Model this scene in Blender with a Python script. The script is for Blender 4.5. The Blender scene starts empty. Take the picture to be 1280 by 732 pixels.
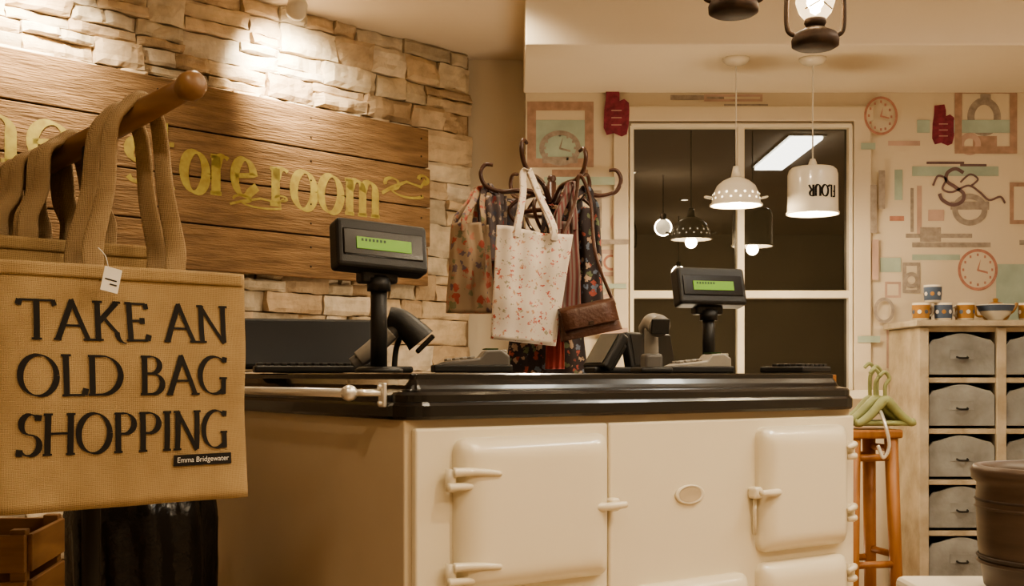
import bpy, bmesh, math, random
from mathutils import Vector, Matrix, noise
random.seed(7)
R=math.radians
S=bpy.context.scene
try: S.view_settings.look='AgX - Medium High Contrast'
except Exception: pass
F=1500.0
# ---------------------------------------------------------------- materials
def mat(name,col,rough=.5,metal=0,var=.12,scale=8,bump=0,bscale=60,emit=None,es=0,col2=None,coat=0,alpha=None,stretch=None):
    m=bpy.data.materials.new(name); m.use_nodes=True
    nt=m.node_tree; N=nt.nodes; L=nt.links
    b=N['Principled BSDF']
    tc=N.new('ShaderNodeTexCoord'); mp=N.new('ShaderNodeMapping')
    L.new(tc.outputs['Object'],mp.inputs['Vector'])
    if stretch: mp.inputs['Scale'].default_value=stretch
    nz=N.new('ShaderNodeTexNoise'); nz.inputs['Scale'].default_value=scale; nz.inputs['Detail'].default_value=6
    L.new(mp.outputs[0],nz.inputs['Vector'])
    cr=N.new('ShaderNodeValToRGB')
    c2=col2 if col2 else tuple(c*(1-var*2) for c in col)
    c1=col if col2 else tuple(min(1,c*(1+var*.6)) for c in col)
    cr.color_ramp.elements[0].position=.3; cr.color_ramp.elements[1].position=.7
    cr.color_ramp.elements[0].color=(*c2,1); cr.color_ramp.elements[1].color=(*c1,1)
    L.new(nz.outputs['Fac'],cr.inputs[0]); L.new(cr.outputs[0],b.inputs['Base Color'])
    b.inputs['Roughness'].default_value=rough; b.inputs['Metallic'].default_value=metal
    b.inputs['Coat Weight'].default_value=coat
    if bump:
        n2=N.new('ShaderNodeTexNoise'); n2.inputs['Scale'].default_value=bscale; n2.inputs['Detail'].default_value=5
        L.new(mp.outputs[0],n2.inputs['Vector'])
        bp=N.new('ShaderNodeBump'); bp.inputs['Strength'].default_value=bump; bp.inputs['Distance'].default_value=.01
        L.new(n2.outputs['Fac'],bp.inputs['Height']); L.new(bp.outputs[0],b.inputs['Normal'])
    if emit:
        b.inputs['Emission Color'].default_value=(*emit,1); b.inputs['Emission Strength'].default_value=es
    return m
def jute(name,c1,c2):
    m=mat(name,c1,.9,scale=14,col2=c2)
    nt=m.node_tree;N=nt.nodes;L=nt.links;b=N['Principled BSDF']
    tc=N.new('ShaderNodeTexCoord')
    hs=[]
    for d in ('X','Z'):
        w=N.new('ShaderNodeTexWave'); w.bands_direction=d; w.inputs['Scale'].default_value=140; w.inputs['Distortion'].default_value=2.5
        w.inputs['Detail'].default_value=2
        L.new(tc.outputs['Object'],w.inputs['Vector']); hs.append(w)
    a=N.new('ShaderNodeMath'); a.operation='ADD'
    L.new(hs[0].outputs['Fac'],a.inputs[0]); L.new(hs[1].outputs['Fac'],a.inputs[1])
    bp=N.new('ShaderNodeBump'); bp.inputs['Strength'].default_value=.5; bp.inputs['Distance'].default_value=.002
    L.new(a.outputs[0],bp.inputs['Height']); L.new(bp.outputs[0],b.inputs['Normal'])
    mx=N.new('ShaderNodeMix'); mx.data_type='RGBA'; mx.blend_type='MULTIPLY'; mx.inputs['Factor'].default_value=.35
    mr=N.new('ShaderNodeMapRange'); mr.inputs[2].default_value=2.0; mr.inputs[3].default_value=.45; mr.inputs[4].default_value=1.2
    L.new(a.outputs[0],mr.inputs[0])
    src=b.inputs['Base Color'].links[0].from_socket
    L.new(src,mx.inputs['A']); L.new(mr.outputs[0],mx.inputs['B']); L.new(mx.outputs['Result'],b.inputs['Base Color'])
    return m
def floral(name,base,cols,scale=40,th=.33):
    m=bpy.data.materials.new(name); m.use_nodes=True
    nt=m.node_tree;N=nt.nodes;L=nt.links;b=N['Principled BSDF']; b.inputs['Roughness'].default_value=.9
    tc=N.new('ShaderNodeTexCoord'); vo=N.new('ShaderNodeTexVoronoi'); vo.inputs['Scale'].default_value=scale
    nz=N.new('ShaderNodeTexNoise'); nz.inputs['Scale'].default_value=scale*2
    mx0=N.new('ShaderNodeMix'); mx0.data_type='RGBA'; mx0.inputs['Factor'].default_value=.03
    L.new(tc.outputs['Object'],nz.inputs['Vector']); L.new(tc.outputs['Object'],mx0.inputs['A']); L.new(nz.outputs['Color'],mx0.inputs['B'])
    L.new(mx0.outputs['Result'],vo.inputs['Vector'])
    lt=N.new('ShaderNodeMapRange'); lt.inputs[1].default_value=th; lt.inputs[2].default_value=th+.06; lt.inputs[3].default_value=1; lt.inputs[4].default_value=0
    L.new(vo.outputs['Distance'],lt.inputs[0])
    sp=N.new('ShaderNodeSeparateColor'); L.new(vo.outputs['Color'],sp.inputs[0])
    cr=N.new('ShaderNodeValToRGB'); cr.color_ramp.interpolation='CONSTANT'
    els=cr.color_ramp.elements
    while len(els)<len(cols): els.new(.5)
    for i,c in enumerate(cols):
        els[i].position=i/len(cols); els[i].color=(*c,1)
    L.new(sp.outputs[0],cr.inputs[0])
    mx=N.new('ShaderNodeMix'); mx.data_type='RGBA'; mx.inputs['A'].default_value=(*base,1)
    L.new(lt.outputs[0],mx.inputs['Factor']); L.new(cr.outputs[0],mx.inputs['B']); L.new(mx.outputs['Result'],b.inputs['Base Color'])
    return m
M={}
M['cream']=mat('cream_enamel',(.80,.72,.56),.28,var=.02,scale=3,coat=.4)
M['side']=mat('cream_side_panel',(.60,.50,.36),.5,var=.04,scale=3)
M['black']=mat('black_enamel',(.007,.006,.006),.2,var=.1,coat=.3)
M['plastic']=mat('dark_plastic',(.018,.017,.016),.45,bump=.1,bscale=300)
M['grey']=mat('grey_plastic',(.13,.12,.11),.4)
M['ltgrey']=mat('light_grey_plastic',(.32,.29,.25),.4)
M['chrome']=mat('chrome',(.85,.82,.76),.32,.7,var=.02)
M['lcd']=mat('lcd_green',(.10,.22,.01),.4,emit=(.20,.42,.03),es=.45,var=.05)
M['lcdtxt']=mat('lcd_segments',(.02,.06,.01),.4)
M['wood']=mat('sign_wood',(.34,.21,.11),.95,scale=3,col2=(.15,.088,.045),stretch=(1.2,1,12),bump=.7,bscale=14)
M['yellow']=mat('yellow_paint',(.47,.40,.12),.95,scale=30,col2=(.33,.25,.08))
M['mortar']=mat('mortar',(.28,.20,.12),.95,bump=.5)
M['wall']=mat('cream_wall',(.76,.68,.55),.85,var=.03,scale=2)
M['paper']=mat('wallpaper',(.70,.61,.48),.85,var=.03,scale=2)
M['ceil']=mat('ceiling_paint',(.76,.66,.54),.9,var=.02,scale=2)
M['soffit']=mat('soffit_lifted_paint',(.78,.69,.56),.9,var=.02,scale=2)  # brightness put into the colour; the underside gets only weak bounce light
M['floor']=mat('floor_boards',(.40,.29,.19),.5,scale=3,stretch=(1,10,1))
M['frame']=mat('window_paint',(.80,.73,.59),.5,var=.03)
M['jute']=jute('jute_weave',(.49,.345,.18),(.39,.265,.13))
M['strap']=jute('jute_strap',(.47,.34,.20),(.34,.23,.125))
M['ink']=mat('black_ink',(.012,.009,.007),.85)
M['peg']=mat('varnished_wood',(.30,.165,.075),.4,scale=4,col2=(.17,.085,.038),stretch=(1,1,8))
M['iron']=mat('black_iron',(.02,.018,.016),.5,.3)
M['white']=mat('paper_tag',(.8,.76,.68),.8,var=.03)
M['brown']=mat('bentwood',(.08,.03,.018),.35,coat=.4)
M['leather']=mat('brown_leather',(.10,.040,.023),.4,scale=12,bump=.3,bscale=80)
M['rust']=mat('rusty_metal',(.08,.048,.032),.6,.6,scale=30,col2=(.04,.028,.02))
M['enamel']=mat('shade_enamel',(.80,.74,.63),.3,var=.03,coat=.5)
M['bulb']=mat('warm_bulb',(1,.9,.7),.5,emit=(1,.82,.54),es=22)
M['holes']=mat('lit_perforation',(1,.9,.7),.5,emit=(1,.84,.6),es=4)
M['orange']=mat('orange_wood',(.38,.165,.05),.45,scale=4,col2=(.24,.095,.03),stretch=(8,8,1))
M['green']=mat('green_paint',(.31,.33,.15),.5,scale=20)
M['cab']=mat('distressed_paint',(.54,.47,.36),.8,scale=9,col2=(.34,.275,.19),bump=.3)
M['zinc']=mat('drawer_grey',(.33,.335,.325),.75,scale=9,col2=(.19,.185,.17),bump=.3)
M['dark']=mat('dark_recess',(.03,.022,.016),.9)
M['pot']=mat('glazed_stoneware',(.11,.07,.047),.4,scale=6,col2=(.05,.032,.022),stretch=(1,1,8))
M['potin']=mat('stoneware_inner',(.06,.04,.03),.5)
M['binbag']=mat('bin_liner',(.012,.012,.013),.22,bump=.8,bscale=18)
M['table']=mat('white_tabletop',(.72,.66,.55),.5,var=.03)
M['screen']=mat('dark_screen',(.008,.010,.014),.3)
M['panel']=mat('fluorescent_panel',(1,1,1),.5,emit=(1,.97,.85),es=26)
M['floralw']=floral('white_floral_cloth',(.78,.69,.60),[(.58,.14,.11),(.64,.27,.22),(.42,.37,.26),(.62,.37,.24)],52,.26)
M['floralt']=floral('tan_floral_cloth',(.36,.27,.19),[(.38,.10,.08),(.42,.20,.14),(.2,.2,.12),(.16,.12,.14)],34,.40)
M['floralb']=floral('dark_floral_cloth',(.045,.035,.038),[(.36,.10,.08),(.16,.20,.27),(.46,.34,.25),(.14,.17,.10)],34,.36)
M['floralr']=floral('grey_floral_cloth',(.16,.135,.14),[(.36,.11,.11),(.50,.40,.32),(.11,.12,.17)],36,.36)
M['red']=mat('red_cloth',(.28,.04,.035),.8)
M['opal']=mat('opal_fill_glow',(1,.9,.7),.5,emit=(1,.82,.55),es=5)
def stripes():
    m=mat('striped_cloth',(.25,.1,.1),.9)
    nt=m.node_tree;N=nt.nodes;L=nt.links
    w=N.new('ShaderNodeTexWave'); w.inputs['Scale'].default_value=18
    tc=N.new('ShaderNodeTexCoord');L.new(tc.outputs['Object'],w.inputs['Vector'])
    cr=N.new('ShaderNodeValToRGB'); cr.color_ramp.elements[0].color=(.18,.05,.05,1); cr.color_ramp.elements[1].color=(.22,.19,.17,1)
    L.new(w.outputs['Fac'],cr.inputs[0]); L.new(cr.outputs[0],N['Principled BSDF'].inputs['Base Color'])
    return m
M['stripe']=stripes()
def stonem():
    m=bpy.data.materials.new('split_face_stone'); m.use_nodes=True
    nt=m.node_tree;N=nt.nodes;L=nt.links;b=N['Principled BSDF']; b.inputs['Roughness'].default_value=.9
    at=N.new('ShaderNodeAttribute'); at.attribute_name='Col'
    tc=N.new('ShaderNodeTexCoord'); nz=N.new('ShaderNodeTexNoise'); nz.inputs['Scale'].default_value=14; nz.inputs['Detail'].default_value=8
    L.new(tc.outputs['Object'],nz.inputs['Vector'])
    mr=N.new('ShaderNodeMapRange'); mr.inputs[1].default_value=.3;mr.inputs[2].default_value=.7;mr.inputs[3].default_value=.75; mr.inputs[4].default_value=1.12
    L.new(nz.outputs['Fac'],mr.inputs[0])
    mx=N.new('ShaderNodeMix'); mx.data_type='RGBA'; mx.blend_type='MULTIPLY'; mx.inputs['Factor'].default_value=1
    L.new(at.outputs['Color'],mx.inputs['A']); L.new(mr.outputs[0],mx.inputs['B']); L.new(mx.outputs['Result'],b.inputs['Base Color'])
    n2=N.new('ShaderNodeTexNoise'); n2.inputs['Scale'].default_value=30; n2.inputs['Detail'].default_value=6
    L.new(tc.outputs['Object'],n2.inputs['Vector'])
    bp=N.new('ShaderNodeBump'); bp.inputs['Strength'].default_value=.6; bp.inputs['Distance'].default_value=.012
    L.new(n2.outputs['Fac'],bp.inputs['Height']); L.new(bp.outputs[0],b.inputs['Normal'])
    return m
M['stone']=stonem()
def glassm():
    m=bpy.data.materials.new('night_window_glass'); m.use_nodes=True
    nt=m.node_tree;N=nt.nodes;L=nt.links;b=N['Principled BSDF']
    nz=N.new('ShaderNodeTexNoise'); nz.inputs['Scale'].default_value=2
    tc=N.new('ShaderNodeTexCoord'); L.new(tc.outputs['Object'],nz.inputs['Vector'])
    cr=N.new('ShaderNodeValToRGB'); cr.color_ramp.elements[0].color=(.008,.008,.005,1); cr.color_ramp.elements[1].color=(.026,.024,.016,1)
    L.new(nz.outputs['Fac'],cr.inputs[0]); L.new(cr.outputs[0],b.inputs['Base Color'])
    b.inputs['Roughness'].default_value=.01; b.inputs['IOR'].default_value=2.05
    return m
M['glass']=glassm()
def lampglass():
    m=bpy.data.materials.new('lantern_glass'); m.use_nodes=True
    b=m.node_tree.nodes['Principled BSDF']; b.inputs['Base Color'].default_value=(1,.9,.75,1); b.inputs['Transmission Weight'].default_value=.9
    b.inputs['Roughness'].default_value=.1; b.inputs['IOR'].default_value=1.1
    b.inputs['Emission Color'].default_value=(1,.8,.5,1); b.inputs['Emission Strength'].default_value=.8
    return m
M['lglass']=lampglass()
# ---------------------------------------------------------------- helpers
COL=S.collection
def group(name,loc=(0,0,0),rz=0,rot=None):
    e=bpy.data.objects.new(name,None); e.empty_display_size=.05; COL.objects.link(e)
    e.location=loc; e.rotation_euler=rot if rot else (0,0,rz); return e
def obj(name,me,m,par=None,smooth=False):
    o=bpy.data.objects.new(name,me); COL.objects.link(o)
    if m: me.materials.append(M[m] if isinstance(m,str) else m)
    if par: o.parent=par
    if smooth:
        for p in me.polygons: p.use_smooth=True
    return o
def pyd(name,vs,fs,m,par=None,smooth=False):
    me=bpy.data.meshes.new(name); me.from_pydata([tuple(v) for v in vs],[],fs); me.update()
    return obj(name,me,m,par,smooth)
def box(name,c,s,m,par=None,bev=0,rot=None,taper=None):
    bm=bmesh.new(); bmesh.ops.create_cube(bm,size=1)
    for v in bm.verts:
        v.co=Vector((v.co.x*s[0],v.co.y*s[1],v.co.z*s[2]))
        if taper and v.co.z>0: v.co.x*=taper[0]; v.co.y*=taper[1]
    if bev: bmesh.ops.bevel(bm,geom=bm.edges[:],offset=bev,segments=3,affect='EDGES',profile=.5)
    me=bpy.data.meshes.new(name); bm.to_mesh(me); bm.free()
    o=obj(name,me,m,par,smooth=False); o.location=c
    if rot: o.rotation_euler=rot
    return o
def lathe(name,prof,m,par=None,loc=(0,0,0),seg=40,rot=None):
    vs=[];fs=[];n=len(prof)
    for i in range(seg):
        a=2*math.pi*i/seg
        for r,z in prof: vs.append((r*math.cos(a),r*math.sin(a),z))
    for i in range(seg):
        j=(i+1)%seg
        for k in range(n-1): fs.append((i*n+k,j*n+k,j*n+k+1,i*n+k+1))
    me=bpy.data.meshes.new(name); me.from_pydata(vs,[],fs)
    bm=bmesh.new(); bm.from_mesh(me); bmesh.ops.remove_doubles(bm,verts=bm.verts,dist=1e-6); bmesh.ops.recalc_face_normals(bm,faces=bm.faces); bm.to_mesh(me); bm.free()
    o=obj(name,me,m,par,True); o.location=loc
    if rot: o.rotation_euler=rot
    return o
def cat(pts,n=8,closed=False):
    P=[Vector(p) for p in pts]; out=[]
    for i in range(len(P)-1):
        p0=P[max(i-1,0)];p1=P[i];p2=P[i+1];p3=P[min(i+2,len(P)-1)]
        for k in range(n):
            t=k/n
            out.append(.5*((2*p1)+(p2-p0)*t+(2*p0-5*p1+4*p2-p3)*t*t+(3*p1-p0-3*p2+p3)*t**3))
    out.append(P[-1]); return out
def tube(name,pts,r,m,par=None,n=8,sm=True,seg=12):
    P=cat(pts,n) if sm and len(pts)>2 else [Vector(p) for p in pts]
    N=len(P); rr=r if callable(r) else (lambda t:r)
    vs=[];fs=[]; up=None
    for i,p in enumerate(P):
        d=(P[min(i+1,N-1)]-P[max(i-1,0)]).normalized()
        if up is None:
            up=Vector((0,0,1)) if abs(d.z)<.9 else Vector((1,0,0))
        a=d.cross(up).normalized(); up=a.cross(d).normalized()
        q=rr(i/(N-1))
        for k in range(seg):
            t=2*math.pi*k/seg; vs.append(p+a*q*math.cos(t)+up*q*math.sin(t))
    for i in range(N-1):
        for k in range(seg):
            l=(k+1)%seg; fs.append((i*seg+k,i*seg+l,(i+1)*seg+l,(i+1)*seg+k))
    fs.append(tuple(range(seg))[::-1]); fs.append(tuple((N-1)*seg+k for k in range(seg)))
    return pyd(name,vs,fs,m,par,True)
def strip(name,pts,w,wd,m,par=None,th=.004,n=8):
    P=cat(pts,n); N=len(P); wd=Vector(wd).normalized(); vs=[];fs=[]
    for i,p in enumerate(P):
        d=(P[min(i+1,N-1)]-P[max(i-1,0)]).normalized()
        a=(wd-d*wd.dot(d)).normalized(); nn=d.cross(a).normalized()
        for sx,sy in ((-1,-1),(-.5,-1.3),(0,-.9),(.5,-1.3),(1,-1),(1,1),(.5,1.3),(0,.9),(-.5,1.3),(-1,1)): vs.append(p+a*w/2*sx+nn*th/2*sy)
    for i in range(N-1):
        for k in range(10):
            l=(k+1)%10; fs.append((i*10+k,i*10+l,(i+1)*10+l,(i+1)*10+k))
    fs.append(tuple(range(10))); fs.append(tuple((N-1)*10+k for k in range(10)))
    return pyd(name,vs,fs,m,par,True)
# ---------------------------------------------------------------- roman stroke lettering
def arc(cx,cy,rx,ry,a0,a1,n=16):
    return [(cx+rx*math.cos(R(a0+(a1-a0)*i/n)),cy+ry*math.sin(R(a0+(a1-a0)*i/n))) for i in range(n+1)]
def sf(x,y,h=.12): return [(x-h,y),(x+h,y)]
GL={
'T':(.80,[[(.4,0),(.4,1)],[(.02,.97),(.78,.97)],[(.03,.98),(-.01,.84)],[(.77,.98),(.81,.84)],sf(.4,.015)]),
'A':(.88,[[(.08,0),(.42,1)],[(.40,1.02),(.80,0)],[(.19,.36),(.66,.36)],sf(.08,.015,.09),sf(.8,.015)]),
'K':(.78,[[(.15,0),(.15,1)],[(.16,.45),(.62,.98)],[(.30,.58),(.60,.2)]+arc(.85,.2,.25,.28,180,260,6),sf(.15,.015),sf(.15,.985),sf(.62,.985,.1)]),
'E':(.64,[[(.15,0),(.15,1)],[(.15,.975),(.55,.975)],[(.15,.53),(.46,.53)],[(.15,.02),(.58,.02)],[(.55,.98),(.57,.84)],[(.57,.02),(.61,.17)],[(.46,.61),(.46,.45)],sf(.12,.015,.08),sf(.12,.985,.08)]),
'N':(.92,[[(.15,0),(.15,1)],[(.13,1),(.76,-.02)],[(.76,0),(.76,1)],sf(.15,.015),sf(.10,.985,.08),sf(.76,.985)]),
'O':(.98,[arc(.48,.5,.42,.49,0,360,32)]),
'L':(.62,[[(.15,0),(.15,1)],[(.15,.02),(.58,.02)],[(.57,.02),(.61,.18)],sf(.12,.015,.08),sf(.15,.985)]),
'D':(.94,[[(.15,0),(.15,1)],[(.05,.975),(.35,.975)]+arc(.38,.5,.46,.475,90,-90,20)+[(.05,.025)]]),
'B':(.72,[[(.15,0),(.15,1)],[(.05,.975),(.3,.975)]+arc(.32,.76,.22,.215,90,-90,12)+[(.15,.545)],[(.3,.545)]+arc(.34,.285,.27,.26,90,-90,12)+[(.05,.025)]]),
'P':(.70,[[(.15,0),(.15,1)],[(.05,.975),(.3,.975)]+arc(.32,.72,.28,.255,90,-90,14)+[(.15,.465)],sf(.15,.015)]),
'G':(.96,[arc(.48,.5,.42,.49,45,300,26)+[(.74,.1)],[(.77,.0),(.77,.42)],sf(.75,.42),[(.77,.84),(.79,.98)]]),
'S':(.62,[arc(.32,.75,.22,.24,30,260,14)+arc(.30,.26,.26,.25,80,-150,14),[(.51,.84),(.53,.98)],[(.06,.16),(.04,.0)]]),
'H':(.90,[[(.15,0),(.15,1)],[(.75,0),(.75,1)],[(.15,.52),(.75,.52)],sf(.15,.015),sf(.15,.985),sf(.75,.015),sf(.75,.985)]),
'I':(.32,[[(.15,0),(.15,1)],sf(.15,.015),sf(.15,.985)]),
'F':(.6,[[(.15,0),(.15,1)],[(.15,.975),(.55,.975)],[(.15,.53),(.46,.53)],sf(.15,.015)]),
'U':(.85,[[(.15,1),(.15,.35)]+arc(.43,.3,.28,.29,180,360,12)+[(.71,1)]]),
'R':(.75,[[(.15,0),(.15,1)],[(.05,.975),(.3,.975)]+arc(.32,.74,.26,.235,90,-90,14)+[(.15,.505)],[(.32,.5),(.70,0)]]),
'o':(.66,[arc(.32,.30,.25,.31,0,360,28)]),
'r':(.50,[[(.14,0),(.14,.60)],[(.14,.42)]+arc(.32,.44,.16,.16,160,50,8),sf(.14,.015,.13),sf(.09,.59,.08)]),
'e':(.62,[[(.09,.33),(.52,.37)]+arc(.31,.32,.23,.29,10,310,22)+[(.62,.2)]]),
'm':(1.0,[[(.14,0),(.14,.60)],[(.14,.42)]+arc(.32,.42,.16,.17,160,0,10)+[(.48,0)],[(.48,.42)]+arc(.66,.42,.16,.17,160,0,10)+[(.82,0)],sf(.14,.015),sf(.48,.015),sf(.82,.015),sf(.09,.59,.08)]),
't':(.46,[[(.2,.9),(.2,.15)]+arc(.33,.14,.13,.15,180,300,8),[(.03,.6),(.4,.6)]]),
'h':(.68,[[(.14,0),(.14,1)],[(.14,.42)]+arc(.32,.42,.18,.18,160,0,10)+[(.5,0)],sf(.14,.015),sf(.5,.015),sf(.09,.99,.08)]),
's':(.5,[arc(.25,.45,.15,.15,30,260,10)+arc(.24,.16,.18,.16,80,-150,10)]),
'~':(.6,[arc(.2,.35,.14,.1,200,-100,14)+arc(.55,.25,.35,.12,200,330,14),[(.0,.15),(.2,.28),(.5,.42),(.8,.36),(.9,.5)],arc(.85,.5,.1,.08,-90,180,10)]),
' ':(.36,[])}
def lettering(name,text,w,h,mapper,m,par,T=.15,t=.035,nib=18):
    tot=sum(GL[c][0] for c in text); sx=w/tot; vs=[];fs=[]; x0=0
    for c in text:
        adv,st=GL[c]
        for pl in st:
            q=[(x0+p[0]*sx,p[1]*h) for p in pl]
            d=[]
            for i in range(len(q)-1):
                L=math.dist(q[i],q[i+1]); k=max(1,int(L/(h*.12)))
                for j in range(k): d.append((q[i][0]+(q[i+1][0]-q[i][0])*j/k,q[i][1]+(q[i+1][1]-q[i][1])*j/k))
            d.append(q[-1]); b=len(vs)
            for i,p in enumerate(d):
                a=d[max(i-1,0)];e=d[min(i+1,len(d)-1)]
                th=math.atan2(e[1]-a[1],e[0]-a[0]); ww=(t+(T-t)*abs(math.sin(th+R(nib)))**1.4)*h/2
                nx,ny=-math.sin(th)*ww,math.cos(th)*ww
                vs.append(mapper(p[0]+nx,p[1]+ny)); vs.append(mapper(p[0]-nx,p[1]-ny))
            for i in range(len(d)-1): fs.append((b+2*i+1,b+2*i+3,b+2*i+2,b+2*i))
        x0+=adv*sx
    return pyd(name,vs,fs,m,par)
# ---------------------------------------------------------------- room shell
CZ=2.52
box('floor',(.35,1.9,-.05),(6.9,8.2,.1),'floor')
box('ceiling',(.35,1.9,CZ+.05),(6.9,8.2,.1),'ceil')
def wallseg(name,a,b,m,th=.1,h=CZ,side=1):
    a=Vector((*a,0));b=Vector((*b,0)); d=(b-a); n=Vector((-d.y,d.x,0)).normalized()*side
    c=(a+b)/2+n*th/2
    o=box(name,(c.x,c.y,h/2),(d.length,th,h),m); o.rotation_euler=(0,0,math.atan2(d.y,d.x)); return o
W0=Vector((-1.77,4.15,0)); WD=Vector((.6967,.7176,0)).normalized(); WN=Vector((WD.y,-WD.x,0))
A0=W0+WD*-1.5; A1=W0+WD*2.24
wallseg('wall_left_backing',(A0.x,A0.y),(A1.x,A1.y),'mortar')
wallseg('wall_left',(-2.86,-2),(-2.86,3.1),'wall')
wallseg('wall_back',(3.6,-2),(-2.9,-2),'wall')
wallseg('wall_right',(3.6,5.6),(3.6,-2),'paper')
wallseg('wall_recess',(-.35,5.80),(.0623,5.80),'wall')
wx0,wx1=(788-640)/F*5.5,(1063-640)/F*5.5; wz1=1+(468-158)/F*5.5; wz0=.93
fw=group('wall_far')
YW=5.5
box('wall_far_left',((.0623+wx0)/2,YW+.15,CZ/2),(wx0-.0623,.3,CZ),'paper',fw)
box('wall_far_right',((3.7+wx1)/2,YW+.15,CZ/2),(3.7-wx1,.3,CZ),'paper',fw)
box('wall_far_above',((wx0+wx1)/2,YW+.15,(CZ+wz1)/2),(wx1-wx0,.3,CZ-wz1),'paper',fw)
box('wall_far_below',((wx0+wx1)/2,YW+.15,wz0/2),(wx1-wx0,.3,wz0),'paper',fw)
box('trim_soffit',((.053+3.6)/2,5.1,(2.29+CZ)/2),(3.547,.8,CZ-2.29),'soffit',bev=.006)
wi=group('window_1')
box('glass',((wx0+wx1)/2,YW+.02,(wz0+wz1)/2),(wx1-wx0,.01,wz1-wz0),'glass',wi)
for nm,c,s in (('mullion',((925-640)/F*5.5,YW,(wz0+wz1)/2),(.034,.05,wz1-wz0)),
               ('transom',((wx0+wx1)/2,YW,1+(468-368)/F*5.5),(wx1-wx0,.046,.036)),
               ('jamb_l',(wx0+.004,YW,(wz0+wz1)/2),(.02,.05,wz1-wz0)),('jamb_r',(wx1-.004,YW,(wz0+wz1)/2),(.02,.05,wz1-wz0)),
               ('head',((wx0+wx1)/2,YW,wz1),(wx1-wx0,.05,.02)),('sill',((wx0+wx1)/2,YW-.04,wz0-.02),(wx1-wx0+.25,.14,.04))):
    box(nm,c,s,'frame',wi,bev=.005)
for nm,c,s in (('architrave_l',(wx0-.045,YW-.012,(wz0+wz1)/2+.04),(.07,.022,wz1-wz0+.1)),
               ('architrave_r',(wx1+.05,YW-.012,(wz0+wz1)/2+.04),(.08,.022,wz1-wz0+.1)),
               ('architrave_top',((wx0+wx1)/2,YW-.012,wz1+.055),(wx1-wx0+.2,.024,.07))):
    box(nm,c,s,'paper',wi,bev=.006)
# wallpaper prints
pc={'br':mat('print_brown',(.45,.30,.23),.85,var=.12,scale=30),'cr':mat('print_crimson',(.26,.045,.075),.85,scale=40,var=.2),
    'te':mat('print_teal',(.44,.53,.45),.85),'sa':mat('print_salmon',(.52,.26,.20),.85,scale=40),
    'gy':mat('print_grey',(.40,.34,.29),.85,scale=40,var=.15),'dk':mat('print_dark',(.20,.13,.13),.85),'pk':mat('print_pink',(.58,.41,.34),.85)}
pr=group('wallpaper_prints'); cnt=[0]
def P2(x,y,off): return Vector(((x-640)/F*YW,YW-off,1+(468-y)/F*YW))
def poly(pts,c):
    cnt[0]+=1; off=.0010+.00025*(cnt[0]%12)
    if any(765<p[0]<788 or 1063<p[0]<1100 for p in pts): off+=.024
    return pyd('print_%d'%cnt[0],[P2(x,y,off) for x,y in pts],[tuple(range(len(pts)))[::-1]],pc[c],pr)
def rct(x0,y0,x1,y1,c): poly([(x0,y0),(x0,y1),(x1,y1),(x1,y0)],c)
def frm(x0,y0,x1,y1,t,c):
    cnt[0]+=1; off=.0012+.00025*(cnt[0]%12); o=[(x0,y0),(x1,y0),(x1,y1),(x0,y1)]; i=[(x0+t,y0+t),(x1-t,y0+t),(x1-t,y1-t),(x0+t,y1-t)]
    pyd('print_%d'%cnt[0],[P2(x,y,off) for x,y in o+i],[(k,(k+1)%4,4+(k+1)%4,4+k) for k in range(4)],pc[c],pr)
def ring(cx,cy,r,t,c,ry=None,hands=False):
    cnt[0]+=1; off=.0012+.00025*(cnt[0]%12); n=36; ry=ry or r
    if cx+r>1060 and cx-r<1100: off+=.024
    vs=[]
    for k in range(n):
        a=2*math.pi*k/n
        vs.append(P2(cx+r*math.cos(a),cy+ry*math.sin(a),off)); vs.append(P2(cx+(r-t)*math.cos(a),cy+(ry-t)*math.sin(a),off))
    fs=[(2*k,2*((k+1)%n),2*((k+1)%n)+1,2*k+1) for k in range(n)]
    pyd('print_%d'%cnt[0],vs,fs,pc[c],pr)
    if hands:
        for k in range(12):
            a=math.pi*k/6; x,y=cx+r*.72*math.cos(a),cy+ry*.72*math.sin(a); rct(x-1.2,y-1.6,x+1.2,y+1.6,c)
        poly([(cx-1,cy-1),(cx-1,cy+1.5),(cx+r*.5,cy+r*.2),(cx+r*.5,cy+r*.1)],c); poly([(cx-1.2,cy),(cx+1.2,cy),(cx+r*.15,cy-r*.55)],c)
def squig(pts,w,c):
    Q=cat([(p[0],p[1],0) for p in pts],8); cnt[0]+=1; off=.004; vs=[]
    for i,p in enumerate(Q):
        d=(Q[min(i+1,len(Q)-1)]-Q[max(i-1,0)]).normalized(); vs.append(P2(p.x-d.y*w,p.y+d.x*w,off)); vs.append(P2(p.x+d.y*w,p.y-d.x*w,off))
    pyd('print_%d'%cnt[0],vs,[(2*i,2*i+2,2*i+3,2*i+1) for i in range(len(Q)-1)],pc[c],pr)
def mitt(x,y,w,h,c):
    pts=[(.1,0),(.55,-.03),(.62,.12),(.62,.26),(.8,.22),(.98,.30),(1.0,.45),(.98,.75),(.9,.95),(.7,1.0),(.4,.93),(.12,.97),(.0,.82),(.02,.45),(.08,.25)]
    poly([(x+p[0]*w,y+p[1]*h) for p in pts],c)
    for k in range(3): rct(x+w*.3,y+h*(.45+k*.15),x+w*.7,y+h*(.47+k*.15),'pk')
rct(664,150,735,205,'te'); frm(659,127,742,209,11,'br'); ring(700,185,26,6,'gy',22,True); rct(678,196,722,204,'gy'); rct(690,212,735,221,'br')
mitt(754,112,32,60,'cr')
rct(680,222,768,232,'te'); ring(775,278,12,3,'pk',16); rct(742,238,752,285,'gy'); rct(735,300,785,306,'gy'); frm(748,312,780,345,5,'pk'); ring(764,328,10,3,'sa')
rct(742,355,782,361,'te'); ring(760,385,14,4,'pk',18); rct(735,410,784,418,'pk'); rct(745,424,775,450,'te')
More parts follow.
